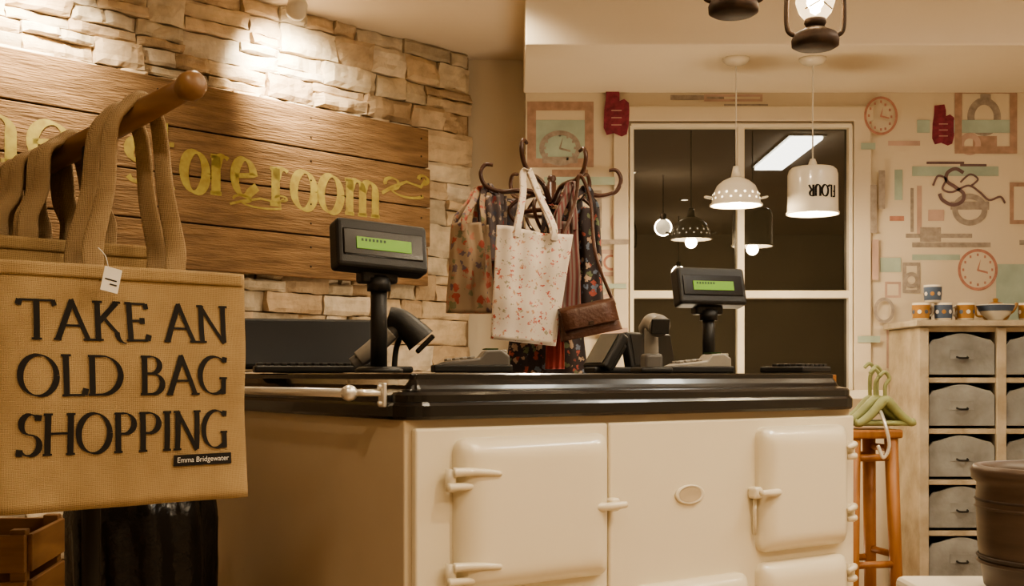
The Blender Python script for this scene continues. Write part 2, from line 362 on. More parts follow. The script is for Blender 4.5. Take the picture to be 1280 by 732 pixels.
rct(838,119,905,125,'gy'); frm(880,118,953,127,3,'pk'); rct(905,130,960,134,'gy')
ring(1099,146,21,3,'sa',24,True)
mitt(1165,132,28,50,'cr'); rct(1192,150,1262,166,'te'); rct(1146,150,1162,166,'te')
frm(1193,108,1271,192,9,'br'); rct(1225,118,1238,128,'gy'); ring(1230,146,21,9,'gy',24); rct(1216,170,1246,184,'br'); ring(1212,180,14,7,'pk')
rct(1158,202,1205,205,'dk'); rct(1200,205,1233,208,'dk')
rct(1140,208,1248,220,'te'); ring(1212,262,22,7,'gy',20); rct(1188,252,1236,262,'gy')
# flourished S monogram
squig([(1204,216),(1194,211),(1184,216),(1183,226),(1194,234),(1204,242),(1202,252),(1190,256),(1178,250),(1174,242)],2.2,'dk')
squig([(1166,232),(1172,220),(1182,224),(1178,236),(1190,240),(1210,232),(1224,240),(1236,250),(1250,246),(1256,254)],1.3,'dk')
squig([(1200,228),(1212,218),(1222,224),(1214,232)],1.2,'dk')
rct(1096,214,1104,262,'gy'); rct(1086,232,1094,292,'gy'); rct(1138,235,1142,290,'gy'); rct(1146,232,1152,292,'pk')
rct(1132,292,1215,297,'gy'); rct(1150,284,1176,302,'gy'); rct(1140,303,1238,309,'gy')
ring(1222,337,25,3.5,'sa',26,True); frm(1128,328,1150,366,4,'gy'); ring(1139,350,10,5,'gy'); rct(1100,322,1126,340,'te')
ring(1103,388,13,4,'gy',16); frm(1106,352,1126,372,3,'pk'); rct(1140,318,1200,325,'te'); rct(1245,330,1280,420,'te'); frm(1262,228,1300,280,5,'br')
rct(1274,300,1330,306,'gy'); rct(1108,405,1116,460,'pk'); rct(1070,420,1098,428,'te'); rct(1088,300,1096,350,'pk'); rct(1074,180,1092,188,'te')
ring(1320,150,25,4,'sa',25,True); rct(1110,176,1150,182,'pk'); rct(1112,270,1130,276,'sa'); rct(1160,262,1180,276,'pk'); rct(1118,212,1128,250,'te')
# stones
def stones():
    vs=[];fs=[];cols=[]
    pal=[(.60,.47,.33),(.54,.41,.28),(.66,.56,.42),(.48,.36,.24),(.62,.49,.34),(.70,.61,.49),(.52,.44,.33)]
    def stone(a0,a1,z0,z1):
        dep=random.uniform(.02,.05); g=.002; nx,nz=7,5; b=len(vs); sd=random.random()*50
        c=random.choice(pal); k=random.uniform(.88,1.08); c=tuple(min(1,x*k) for x in c)
        tx=random.uniform(-.010,.010); tz=random.uniform(-.008,.008)
        for j in range(nz+1):
            for i in range(nx+1):
                u=i/nx;v=j/nz; a=a0+g+(a1-a0-2*g)*u; z=z0+g+(z1-z0-2*g)*v
                eu=min(u,1-u);ev=min(v,1-v)
                e=1 if (eu>0 and ev>0) else .75
                o=dep*e+tx*(u-.5)*2+tz*(v-.5)*2+.016*noise.noise(Vector((a*16+sd,z*22,sd)))
                if eu==0: a+=.008*noise.noise(Vector((sd,z*25,a*3)))
                if ev==0: z+=.006*noise.noise(Vector((a*18,sd,z)))
                p=W0+WD*a+WN*max(o,.004); vs.append((p.x,p.y,z)); cols.append(c)
        for j in range(nz):
            for i in range(nx):
                q=b+j*(nx+1)+i; fs.append((q,q+1,q+nx+2,q+nx+1))
        bd=[b+i for i in range(nx+1)]+[b+j*(nx+1)+nx for j in range(1,nz+1)]+[b+nz*(nx+1)+i for i in range(nx-1,-1,-1)]+[b+j*(nx+1) for j in range(nz-1,0,-1)]
        s=len(vs)
        for q in bd:
            v=Vector(vs[q]); o=(v-W0); o.z=0; dd=o.dot(WN); p=v-WN*(dd+.005); vs.append(tuple(p)); cols.append(c)
        n=len(bd)
        for i in range(n):
            j=(i+1)%n; fs.append((bd[i],s+i,s+j,bd[j]))
    z=0.0
    while z<CZ-.02:
        h=random.choice([.085,.10,.12,.15])
        if z+h>CZ-.03: h=CZ-z
        a=-1.48+random.uniform(0,.05); end=2.22+random.uniform(-.015,.02)
        while a<end-.03:
            w=random.uniform(.12,.30)
            if a+w>end-.07: w=end-a
            r=random.random()
            if r<.5 and h>.09:
                f=random.uniform(.35,.65); stone(a,a+w,z,z+h*f)
                if random.random()<.35:
                    stone(a,a+w*.5,z+h*f,z+h); stone(a+w*.5,a+w,z+h*f,z+h)
                else: stone(a,a+w,z+h*f,z+h)
            else: stone(a,a+w,z,z+h)
            a+=w
        z+=h
    o=pyd('wall_left_stone_cladding',vs,fs,'stone')
    ca=o.data.color_attributes.new('Col','FLOAT_COLOR','POINT')
    for i,c in enumerate(cols): ca.data[i].color=(*c,1)
stones()
# ---------------------------------------------------------------- plank sign
wr=math.atan2(WD.y,WD.x)
sg=group('wooden_wall_sign',tuple(W0+WN*.075),wr)
zt=2.115
for i in range(4):
    h=.7155/4
    box('plank_%d'%i,(.70+random.uniform(-.008,.006),random.uniform(0,.0012),zt-h*(i+.5)),(2.42,.03,h-.006),'wood',sg,bev=.004)
for i in range(4):
    for x in (-.3,.55,1.25,1.86):
        for dz in (.04,-.04): lathe('nail_%d_%d_%d'%(i,x*100,dz*100),[(0,.003),(.004,.002),(.005,0)],'rust',sg,(x,-.0145,zt-.1789*(i+.5)+dz),seg=8,rot=(R(90),0,0))
def sm(x0,z0): return lambda x,y:(x0+x,-.0158,z0+y)
lettering('letters_the','the',.50,.26,sm(-.275,1.72),'yellow',sg,T=.17,t=.04)
lettering('letters_st','st',.22,.26,sm(.41,1.71),'yellow',sg,T=.17,t=.04)
lettering('letters_ore','ore',.34,.25,sm(.645,1.70),'yellow',sg,T=.17,t=.04)
lettering('letters_room','room',.585,.25,sm(1.045,1.685),'yellow',sg,T=.17,t=.04)
lettering('letter_swash','~',.17,.24,sm(1.63,1.76),'yellow',sg,T=.09,t=.03)
lettering('letter_swash_e','~',.17,.13,sm(.86,1.65),'yellow',sg,T=.10,t=.05)
# ---------------------------------------------------------------- range counter
CA=math.atan2(.58,.815)
rc=group('range_cooker_counter',(-.2205,2.45,0),CA)
LX,LY=1.397,1.34
box('body',(LX/2,LY/2,.47),(LX,LY,.88),'side',rc,bev=.004)
box('plinth',(LX/2,LY/2+.02,.025),(LX-.06,LY-.06,.05),'dark',rc)
box('front_panel_left',(.272,-.008,.49),(.51,.02,.80),'cream',rc,bev=.006)
box('front_panel_right',(.962,-.008,.49),(.862,.02,.80),'cream',rc,bev=.006)
def loops(name,prof,m,par,x0,y0,x1,y1,rad=.02,seg=6):
    vs=[];fs=[];n=4*(seg+1)
    for o,z in prof:
        r=max(rad+o,.004)
        for (cx,cy,a0) in ((x1-rad,y1-rad,0),(x0+rad,y1-rad,90),(x0+rad,y0+rad,180),(x1-rad,y0+rad,270)):
            for k in range(seg+1):
                a=R(a0+90*k/seg); vs.append((cx+r*math.cos(a),cy+r*math.sin(a),z))
    for i in range(len(prof)-1):
        for k in range(n):
            l=(k+1)%n; fs.append((i*n+k,i*n+l,(i+1)*n+l,(i+1)*n+k))
    fs.append(tuple(range(n))[::-1]); fs.append(tuple((len(prof)-1)*n+k for k in range(n)))
    return pyd(name,vs,fs,m,par)
loops('black_top',[(.0,.906),(.014,.908),(.018,.914),(.018,.936),(.014,.942),(.010,.944),(.010,.958),(.004,.964),(-.012,.967),(-.02,.970),(-.024,.978),(-.030,.986),(-.033,.990),(-.033,1.0),(-.037,1.003)],'black',rc,0,-.01,LX,LY,rad=.045)
def dome(name,x0,x1,z0,z1,par,base=.012,h=.032,m='cream'):
    n=28; vs=[];fs=[]
    def H(t):
        e=min(t,1-t)*2; return 1-(1-min(1,e/.30))**2.6
    for j in range(n+1):
        for i in range(n+1):
            u=.5-.5*math.cos(math.pi*i/n);v=.5-.5*math.cos(math.pi*j/n)
            x=x0+(x1-x0)*u; z=z0+(z1-z0)*v
            r=.028; cx=min(max(x,x0+r),x1-r); cz=min(max(z,z0+r),z1-r); dx,dz=x-cx,z-cz; d=math.hypot(dx,dz)
            if dx and dz and d>r: x=cx+dx/d*r; z=cz+dz/d*r
            y=-.018-base-h*(H(u)*H(v))**.8
            vs.append((x,y,z))
    for j in range(n):
        for i in range(n):
            q=j*(n+1)+i; fs.append((q,q+1,q+n+2,q+n+1))
    bd=[i for i in range(n+1)]+[j*(n+1)+n for j in range(1,n+1)]+[n*(n+1)+i for i in range(n-1,-1,-1)]+[j*(n+1) for j in range(n-1,0,-1)]
    s=len(vs)
    for q in bd: v=vs[q]; vs.append((v[0],-.015,v[2]))
    k=len(bd)
    for i in range(k): j=(i+1)%k; fs.append((bd[i],s+i,s+j,bd[j]))
    return pyd(name,vs,fs,m,par,True)
dome('oven_door_top_left',.106,.512,.548,.868,rc)
dome('oven_door_bottom_left',.106,.512,.19,.520,rc)
dome('oven_door_top_right',1.008,1.338,.552,.868,rc)
dome('oven_door_bottom_right',1.008,1.338,.19,.526,rc)
dome('oven_door_bottom_middle',.60,.965,.19,.510,rc)
def lug(name,x,z,L,par,flip=1):
    tube(name,[(x,-.045,z),(x+flip*L*.35,-.062,z),(x+flip*L,-.066,z+.002)],lambda t:.0115-.004*t,'cream',par,seg=14)
def hinge(name,x,z,par,flip=1):
    tube(name+'_pin',[(x,-.04,z-.026),(x,-.04,z+.02)],.011,'cream',par,sm=False,seg=14)
    tube(name+'_arm',[(x,-.05,z+.014),(x+flip*.05,-.062,z+.014),(x+flip*.11,-.062,z+.008)],lambda t:.0105-.005*t,'cream',par,seg=12)
    tube(name+'_arm_low',[(x-.012*flip,-.048,z-.016),(x+flip*.03,-.052,z-.016),(x+flip*.055,-.045,z-.018)],lambda t:.0095-.003*t,'cream',par,seg=12)
hinge('hinge_a',.088,.785,rc); hinge('hinge_b',.088,.590,rc)
lug('handle_left',.455,.705,.085,rc); box('latch_left',(.528,-.032,.705),(.03,.03,.03),'cream',rc,bev=.008)
hinge('hinge_c',1.352,.80,rc,-.35); hinge('hinge_d',1.352,.635,rc,-.35); hinge('hinge_e',1.352,.475,rc,-.35)
lug('handle_right',1.065,.705,-.085,rc); box('latch_right',(.995,-.032,.705),(.03,.03,.03),'cream',rc,bev=.008)
tube('latch_stay',[(.995,-.03,.69),(.995,-.03,.60)],.005,'cream',rc,sm=False)
lathe('maker_badge_rim',[(0,.0),(.05,0),(.05,.004),(.046,.007),(.040,.004),(0,.004)],'cream',rc,(.781,-.018,.712),rot=(R(90),0,0)).scale=(.95,.47,1)
lathe('maker_badge',[(0,.005),(.038,.005)],mat('badge_enamel',(.60,.49,.34),.3),rc,(.781,-.018,.712),rot=(R(90),0,0)).scale=(.95,.47,1)
tube('towel_rail',[(-.078,.09,.962),(-.078,1.27,.962)],.0095,'chrome',rc,sm=False,seg=18)
lathe('rail_knob',[(0,-.016),(.009,-.015),(.016,-.007),(.017,0),(.016,.007),(.009,.015),(0,.016)],'chrome',rc,(-.078,.09,.962),rot=(R(90),0,0))
for i,y in enumerate((.10,1.2)):
    tube('rail_bracket_%d'%i,[(-.078,y,.962),(-.015,y-.0,.962)],.007,'chrome',rc,sm=False)
box('rail_bracket_plate',(-.022,.05,.958),(.008,.024,.050),'chrome',rc,bev=.002)
tube('rail_bracket_link',[(-.078,.09,.962),(-.026,.05,.962)],.007,'chrome',rc,sm=False)
for i,z in enumerate((.941,.975)): tube('rail_screw_%d'%i,[(-.032,.05,z),(-.02,.05,z)],.005,'chrome',rc,sm=False)
TOP=1.004
# ---------------------------------------------------------------- pole displays
def display(x,y,hz,rz,w=.225,tilt=-14,name='customer_display',roll=0):
    g=group(name,(x,y,TOP),rz)
    lathe('base',[(0,0),(.055,0),(.055,.008),(.045,.014),(.0,.014)],'plastic',g)
    tube('pole',[(0,0,.01),(0,0,hz-.05)],.019,'plastic',g,sm=False,seg=20)
    lathe('collar',[(.019,0),(.027,0),(.027,.03),(.019,.03)],'plastic',g,(0,0,hz-.085))
    box('neck',(0,.012,hz-.045),(.09,.045,.045),'plastic',g,bev=.008)
    h=.115
    hd=box('head',(0,0,hz+.012),(w,.055,h),'plastic',g,bev=.010,rot=(R(tilt),R(roll),0))
    box('bezel',(0,-.028,0),(w*.88,.006,h*.55),'black',hd,bev=.003)
    box('screen',(0,-.0315,-.002),(w*.60,.004,h*.24),'lcd',hd)
    for i in range(7): box('segment_%d'%i,(-w*.24+i*.009,-.0338,.005),(.005,.001,.006),'lcdtxt',hd)
    return g
display(-.305,2.75,.272,CA-.12,w=.222,roll=3)
display(.59,3.6,.243,CA-.30,w=.222)
# ---------------------------------------------------------------- barcode scanners
def scanner(x,y,rz,s=1,upright=False):
    g=group('barcode_scanner',(x,y,TOP),rz)
    box('stand_base',(0,0,.008),(.09,.09,.016),'plastic',g,bev=.006)
    if upright:
        tube('handle',[(0,0,.01),(0,.0,.06),(-.002,-.002,.12)],lambda t:.020-.002*t,'ltgrey',g,seg=16)
        tube('head',[(.0,.04,.118),(0,.0,.134),(0,-.035,.130),(0,-.06,.122)],lambda t:.022+.008*t,'ltgrey',g,seg=16)
        box('window',(0,-.064,.122),(.05,.008,.04),'plastic',g,bev=.003,rot=(R(10),0,0))
        box('cradle',(0,0,.03),(.05,.05,.045),'grey',g,bev=.01)
    else:
        tube('handle',[(-.10,0,.020),(-.06,0,.048),(-.02,0,.085),(.01,0,.115)],lambda t:.017+.004*t,'grey',g,seg=16)
        tube('handle_grip',[(-.085,-.004,.035),(-.05,-.006,.062),(-.01,-.004,.10)],lambda t:.0185+.003*t,'ltgrey',g,seg=16)
        tube('head',[(-.015,0,.135),(.015,0,.125),(.05,0,.095),(.065,0,.078)],lambda t:.026+.012*t,'plastic',g,seg=18)
        box('window',(.074,0,.070),(.012,.072,.058),'black',g,bev=.004,rot=(0,R(45),0))
        tube('stand_neck',[(.0,.03,.01),(.005,.04,.06),(.02,.02,.10)],.007,'plastic',g)
    return g
scanner(-.285,2.905,.1)
scanner(.372,3.20,.25,upright=True)
# ---------------------------------------------------------------- card terminals
def terminal(x,y,rz,col):
    g=group('card_terminal',(x,y,TOP),rz)
    vs=[];L=.17;w=.085
    prof=[(0,0),(0,.018),(.02,.026),(.10,.034),(.115,.052),(.15,.054),(.17,.040),(.17,0)]
    n=len(prof)
    for s in (-1,1):
        for p in prof: vs.append((p[0]-L/2,s*w/2,p[1]))
    fs=[tuple(range(n)),tuple(range(n,2*n))[::-1]]+[(i,(i+1)%n,n+(i+1)%n,n+i)[::-1] for i in range(n)]
    o=pyd('body',vs,fs,col,g); md=o.modifiers.new('b','BEVEL'); md.width=.005; md.segments=3
    box('base',(0,0,.010),(L+.012,w+.012,.018),'plastic',g,bev=.004)
    for i in range(4):
        for j in range(3): box('key_%d%d'%(i,j),(-.055+i*.018,-.024+j*.024,.0305+i*.0018),(.012,.016,.006),'ltgrey',g,bev=.002,rot=(0,R(-6),0))
    box('screen',(.031+.014,0,.0555),(.03,.055,.003),'lcdtxt',g)
    box('paper_slot',(.075,0,.045),(.012,.062,.018),'ltgrey',g,bev=.003)
    return g
terminal(-.095,2.80,.15,'grey'); terminal(.508,3.30,.2,'ltgrey')
def keyboard(x,y,rz,w=.30,d=.13):
    g=group('keyboard',(x,y,TOP),rz)
    box('case',(0,0,.010),(w,d,.018),'plastic',g,bev=.005)
    nx=int(w/.02)
    for i in range(nx):
        for j in range(5): box('key_%d_%d'%(i,j),(-w/2+.014+i*(w-.028)/(nx-1),-d/2+.018+j*.023,.022),(.014,.017,.008),'plastic',g,bev=.002)
    return g
keyboard(-.53,3.10,.25,w=.27); keyboard(.80,3.39,CA,w=.12,d=.16)
def touchscreen(x,y,rz,w,h,tilt,front='plastic',z=0):
    g=group('till_touchscreen',(x,y,TOP),rz)
    box('foot',(0,.02,.009),(w*.5,.14,.018),'plastic',g,bev=.006)
    box('stem',(0,.03,.05),(.06,.03,.09),'plastic',g,bev=.006,rot=(R(tilt),0,0))
    hd=box('housing',(0,.01,.012+h/2*math.cos(R(tilt))),(w,.03,h),'plastic',g,bev=.008,rot=(R(tilt),0,0))
    box('panel',(0,-.016,0),(w-.03,.003,h-.02),front,hd)
    return g
touchscreen(-.58,3.42,.30,.38,.145,-12,'screen')
touchscreen(.42,3.62,CA+.35,.28,.11,-10)
touchscreen(.262,3.46,-1.0,.11,.12,-35,'screen')
# ---------------------------------------------------------------- cloth bags
def bagmesh(name,w,h,dt,db,m,par,n=6,seed=0,wob=.006,wt=1.0,zoff=0,topwave=0,fold=0):
    NX=26;NZ=26;vs=[];fs=[]
    def half(v): return (w/2)*(1+(wt-1)*v)
    def fy(x,z,sgn):
        v=z/h; hw=half(v); d=(db+(dt-db)*v)/2
        q=max(0,1-abs(x/hw)**n)**(1/n)
        y=sgn*d*q
        y+=wob*noise.noise(Vector((x*7+seed,z*7,seed)))*2*q
        if fold: y+=fold*math.sin(x/w*math.pi*6+seed+z*4)*q*(.3+.7*v)
        y+=sgn*.01*math.sin(math.pi*min(1,max(0,v)))*max(0,1-(x/hw)**2)
        return y
    N=2*NX
    for j in range(NZ+1):
        v=j/NZ; z=h*v; hw=half(v)
        for i in range(NX):
            x=-hw*math.cos(math.pi*i/NX); vs.append((x,fy(x,z,-1),z+topwave*math.sin(x*20+seed)*v*v))
        for i in range(NX):
            x=hw*math.cos(math.pi*i/NX); vs.append((x,fy(x,z,1),z+topwave*math.sin(x*20+seed)*v*v))
    for j in range(NZ):
        for i in range(N):
            k=(i+1)%N; fs.append((j*N+i,j*N+k,(j+1)*N+k,(j+1)*N+i))
    fs.append(tuple(range(N))[::-1])
    o=pyd(name,vs,fs,m,par,True)
    so=o.modifiers.new('s','SOLIDIFY'); so.thickness=.003; so.offset=-1
    return o,fy
BR=math.atan2(.29,.316)
PK0=Vector((-.520,1.945,1.468)); PKD=Vector((-.80,.60,-.20)).normalized()
def peg(t): return PK0+PKD*t
st=group('bag_display_stand')
tube('arm',[peg(.0),peg(.10),peg(.66)],lambda t:.0185+.004*t,'peg',st,sm=False,seg=24)
q=PKD.to_track_quat('Z','Y').to_euler()
lathe('arm_knob',[(0,-.022),(.012,-.021),(.020,-.016),(.0235,-.006),(.024,.004),(.021,.014),(.018,.022)],'peg',st,tuple(peg(0)),rot=q)
pp=peg(.28)
tube('post',[(pp.x,pp.y,.02),(pp.x,pp.y,pp.z+.01)],.016,'iron',st,sm=False,seg=20)
lathe('post_foot',[(0,0),(.13,0),(.13,.012),(.03,.03),(.016,.06),(0,.06)],'iron',st,(pp.x,pp.y,0))
def ribbonhandle(name,pts,g,pd,hw0=.018):
    P=cat(pts,8); N=len(P); vs=[];fs=[];K=14
    if pd.x<0: pd=-pd
    for i,p in enumerate(P):
        t=i/(N-1); d=(P[min(i+1,N-1)]-P[max(i-1,0)]).normalized()
        f=math.sin(math.pi*t)**1.2
        w=(Vector((1,0,0))*(1-f)+Vector((pd.x,pd.y,0))*f)
        if w.length<.1: w=Vector((.5,-.5,0))
        w=(w-d*w.dot(d)).normalized(); nn=d.cross(w).normalized()
        hw=hw0-.002*f; th=.004+.004*f
        for k in range(K):
            a=2*math.pi*k/K; vs.append(p+w*hw*math.cos(a)+nn*th*math.sin(a)*(1.25 if k%2 else .9))
    for i in range(N-1):
        for k in range(K):
            l=(k+1)%K; fs.append((i*K+k,i*K+l,(i+1)*K+l,(i+1)*K+k))
    fs.append(tuple(range(K))[::-1]); fs.append(tuple((N-1)*K+k for k in range(K)))
    return pyd(name,vs,fs,'strap',g,True)
def jutebag(center,zb,w,h,d,rz,t,name='jute_shopping_bag',seed=0,sp=.028,skew=0,hw0=.018):
    g=group(name,(center[0],center[1],zb),rz)
    o,fy=bagmesh('bag_body',w,h,d*.75,d,'jute',g,n=12,seed=seed,wob=.005,wt=1.0)
    inv=(Matrix.Translation((center[0],center[1],zb))@Matrix.Rotation(rz,4,'Z')).inverted()
    pd=(inv.to_3x3()@PKD)
    for s,ty in ((-1,t-sp),(1,t+sp)):
        pk=inv@(peg(ty)+Vector((0,0,.028)))
        xa,xb=-.060+skew,.085+skew; y0=fy(xa,h-.03,s)-s*.009; y1=fy(xb,h-.03,s)-s*.009
        ml=lambda a,k:pk.x+(a-pk.x)*k
        pts=[(xa,y0,h-.04),(xa,y0,h+.004),(xa+.002,y0,h+.04),(ml(xa,.72),(y0*.6+pk.y*.4),h+(pk.z-h)*.45),(ml(xa,.5)-.01,pk.y,h+(pk.z-h)*.80),(pk.x-.022,pk.y,pk.z-.016),(pk.x,pk.y,pk.z),
             (pk.x+.022,pk.y,pk.z-.016),(ml(xb,.42)+.008,pk.y,h+(pk.z-h)*.80),(ml(xb,.72),(y1*.6+pk.y*.4),h+(pk.z-h)*.45),(xb,y1,h+.04),(xb,y1,h+.004),(xb,y1,h-.04)]
        ribbonhandle('handle_%s'%('front' if s<0 else 'back'),pts,g,pd,hw0)
    strip('top_hem',[(x,fy(x,h-.012,-1)-.002,h-.012) for x in [(-w/2+.01)+(w-.02)*k/6 for k in range(7)]],.022,(0,0,1),'jute',g,th=.003)
    return g,fy
bn=Vector((-.676,.737,0))
fc=Vector(((-.79-.470)/2,(1.85+2.14)/2,0))+bn*.055
bg,fy=jutebag((fc.x,fc.y),.782,.442,.398,.11,BR,.165,seed=3)
def bm_(x0,z0): return lambda x,y:(x0+x,fy(x0+x,z0+y,-1)-.0022,z0+y)
lettering('print_take_an','TAKE AN',.367,.064,bm_(-.186,.274),'ink',bg,T=.155,t=.03)
lettering('print_old_bag','OLD BAG',.370,.066,bm_(-.189,.184),'ink',bg,T=.155,t=.03)
lettering('print_shopping','SHOPPING',.370,.066,bm_(-.189,.090),'ink',bg,T=.155,t=.03)
vs=[];nn=8
for i in range(nn+1):
    x=.070+.112*i/nn
    for z in (.062,.081): vs.append((x,fy(x,z,-1)-.0024,z))
pyd('label_patch',vs,[(2*i,2*i+2,2*i+3,2*i+1) for i in range(nn)],'ink',bg)
cu=bpy.data.curves.new('tmp','FONT'); cu.body='Emma Bridgewater'; cu.size=.0125
to=bpy.data.objects.new('tmp',cu); COL.objects.link(to); bpy.context.view_layer.update()
me=bpy.data.meshes.new_from_object(to.evaluated_get(bpy.context.evaluated_depsgraph_get())); bpy.data.objects.remove(to)
xs=[v.co.x for v in me.vertices]; sc=.100/(max(xs)-min(xs))
for v in me.vertices:
    x=.076+v.co.x*sc; z=.068+v.co.y*sc; v.co=Vector((x,fy(x,z,-1)-.0030,z))
obj('label_lettering',me,'white',bg)
box('price_tag',(-.045,-.071,.372),(.030,.0015,.040),'white',bg,bev=.0005,rot=(0,R(12),0))
for i,s in enumerate((.02,.012)): box('tag_print_%d'%i,(-.046+i*.004,-.0722,.372-i*.008),(s,.0006,.002),'ink',bg,rot=(0,R(12),0))
tube('tag_string',[(-.049,-.071,.388),(-.054,-.070,.41),(-.060,-.055,.425)],.0008,'white',bg)
for k,(t,zb,ds,rr) in enumerate(((.36,.84,-.012,.0),(.43,.845,-.03,.06),(.50,.84,-.05,.02),(.57,.85,-.06,.05))):
    c=peg(t)+Vector((.737,.676,0))*ds
    jutebag((c.x,c.y),zb,.41,.40,.045,BR+rr,t,seed=10+k*3,sp=.018)
# ---------------------------------------------------------------- bottom-left things
def crate(x,y,z,w,d,h,rz,n=4,name='wooden_crate'):
    g=group(name,(x,y,z),rz)
    for sx in (-1,1):
        for sy in (-1,1): box('corner_%d%d'%(sx,sy),(sx*(w/2-.015),sy*(d/2-.015),h/2),(.03,.03,h),'peg',g,bev=.002)
    for i in range(n):
        zz=h*(i+.5)/n
        for sy in (-1,1): box('slat_%d_%d'%(i,sy),(0,sy*(d/2+.005),zz),(w,.01,h/n*.8),'peg',g,bev=.002)
        for sx in (-1,1): box('end_%d_%d'%(i,sx),(sx*(w/2+.005),0,zz),(.01,d-.02,h/n*.8),'peg',g,bev=.002)
    box('base',(0,0,.01),(w-.02,d-.02,.012),'peg',g)
    return g
crate(-1.12,2.42,0,.34,.28,.34,.1); crate(-1.12,2.42,.342,.34,.28,.36,.13)
bb=group('bin_with_liner',(-.88,2.86,0))
lathe('bin',[(0,0),(.13,0),(.15,.70),(.145,.70),(.12,.02),(0,.02)],'iron',bb)
vs=[];fs=[];K=64;prof=[(.158,.30),(.166,.42),(.170,.55),(.172,.66),(.165,.72),(.145,.735),(.13,.71),(.11,.62),(.02,.55)]
for j,(r,z) in enumerate(prof):
    for k in range(K):
        a=2*math.pi*k/K; q=1+.05*math.sin(a*11+j*.6)+.04*noise.noise(Vector((math.cos(a)*4,math.sin(a)*4,z*6)))
        vs.append((r*q*math.cos(a),r*q*math.sin(a),z+.012*math.sin(a*7+j)))
for j in range(len(prof)-1):
    for k in range(K): l=(k+1)%K; fs.append((j*K+k,j*K+l,(j+1)*K+l,(j+1)*K+k))
pyd('liner',vs,fs,'binbag',bb,True)
# ---------------------------------------------------------------- coat stand + bags
cs=group('bentwood_coat_stand',(.153,4.62,0))
tube('pole',[(0,0,.02),(0,0,1.74)],.017,'brown',cs,sm=False,seg=20)
lathe('finial',[(0,.03),(.014,.025),(.018,.012),(.012,0),(.017,0)],'brown',cs,(0,0,1.74))
tube('ring',[(.11*math.cos(a*math.pi/8),.11*math.sin(a*math.pi/8),1.62) for a in range(17)],.009,'brown',cs,n=3)
for k,(ax,ay,s) in enumerate(((-1,-.15,1.04),(-.45,-.9,1.0),(.45,-.85,.95),(1,-.1,1.0),(.6,.8,1),(-.6,.8,1))):
    L=math.hypot(ax,ay); ax/=L;ay/=L
    prof=[(.02,1.66),(.07,1.70),(.13,1.705),(.19,1.70),(.245,1.72),(.265,1.765),(.25,1.80),(.22,1.80)]
    dz=(.0,.06,.03,-.02,0,0)[k]
    tube('hook_%d'%k,[(ax*r*s,ay*r*s,z+dz*(r/.25)) for r,z in prof],lambda t:.011-.004*t,'brown',cs)
    tube('brace_%d'%k,[(ax*.02,ay*.02,1.52),(ax*.11*s,ay*.11*s,1.56),(ax*.16*s,ay*.16*s,1.63),(ax*.10*s,ay*.10*s,1.69)],.007,'brown',cs)
for k in range(4):
    a=k*math.pi/2+.5; c,s_=math.cos(a),math.sin(a)
    tube('leg_%d'%k,[(0,0,.35),(c*.08,s_*.08,.30),(c*.17,s_*.17,.12),(c*.25,s_*.25,.02)],.014,'brown',cs)
def tote(name,x,y,zt,w,h,d,rz,m,hook,hm=None,hw=.024,n=4,seed=1,fold=.006,wt=1.1,tilt=0,gap=.28):
    g=group(name,(x,y,zt-h),rot=(0,tilt,rz))
    o,fy=bagmesh('bag_body',w,h,d*.6,d,m,g,n=n,seed=seed,wob=.012,wt=wt,topwave=.005,fold=fold)
    inv=(Matrix.Translation((x,y,zt-h))@Matrix.Rotation(rz,4,'Z')@Matrix.Rotation(tilt,4,'Y')).inverted()
    hk=inv@Vector(hook)
    for s in (-1,1):
        xa=-w*gap; xb=w*gap; yy=fy(xa,h-.02,s)+s*.003; y2=fy(xb,h-.02,s)+s*.003
        strip('handle_%d'%s,[(xa,yy,h-.03),(xa*.95,yy,h+.02),(hk.x+(xa-hk.x)*.45,(yy+hk.y)/2,h+(hk.z-h)*.6),(hk.x-.014,hk.y+s*.012,hk.z-.008),(hk.x,hk.y+s*.012,hk.z+.006),
              (hk.x+.014,hk.y+s*.012,hk.z-.008),(hk.x+(xb-hk.x)*.45,(y2+hk.y)/2,h+(hk.z-h)*.6),(xb*.95,y2,h+.02),(xb,y2,h-.03)],hw,(1,.3,0),hm or m,g,th=.004)
    return g
tote('floral_tote_bag',.040,4.28,1.515,.235,.40,.06,.12,'floralw',(.055,4.36,1.735),seed=4,fold=.008,wt=1.18,tilt=R(6),n=4)
tote('patchwork_shoulder_bag',-.155,4.48,1.56,.18,.33,.12,.5,'floralt',(-.125,4.60,1.71),seed=8,fold=.02,wt=.78,n=3)
tote('grey_floral_shoulder_bag',-.05,4.72,1.66,.22,.36,.08,.1,'floralr',(-.06,4.74,1.71),seed=12,fold=.02,wt=.85,n=3)
tote('dark_floral_shoulder_bag',-.08,4.60,1.68,.12,.24,.07,.3,'floralr',(-.09,4.62,1.72),seed=13,fold=.02,wt=1,n=3)
tote('striped_tote_bag',.195,4.40,1.56,.12,.34,.05,.3,'stripe',(.22,4.44,1.70),seed=16,fold=.012,wt=.85,n=3)
tote('dark_floral_tote_bag',.265,4.53,1.62,.17,.42,.08,-.3,'floralb',(.28,4.54,1.70),seed=20,fold=.02,wt=.8,n=3)
tote('printed_shoulder_bag',.13,4.50,1.20,.33,.27,.10,.0,'floralb',(.15,4.50,1.62),seed=25,fold=.022,wt=.8,n=3)
tote('red_trim_pouch',.155,4.36,1.24,.07,.22,.04,.2,'red',(.16,4.40,1.55),seed=27,fold=.01,wt=.8,hw=.01)
tote('blue_floral_bag',.20,4.66,1.66,.20,.4,.07,.2,'floralr',(.23,4.67,1.70),seed=29,fold=.02,wt=.85,n=3)
sa=group('leather_satchel',(.285,4.30,1.14),rot=(0,R(-12),.1))
bagmesh('satchel_body',.225,.10,.04,.07,'leather',sa,n=5,seed=2,wob=.004,wt=.92)
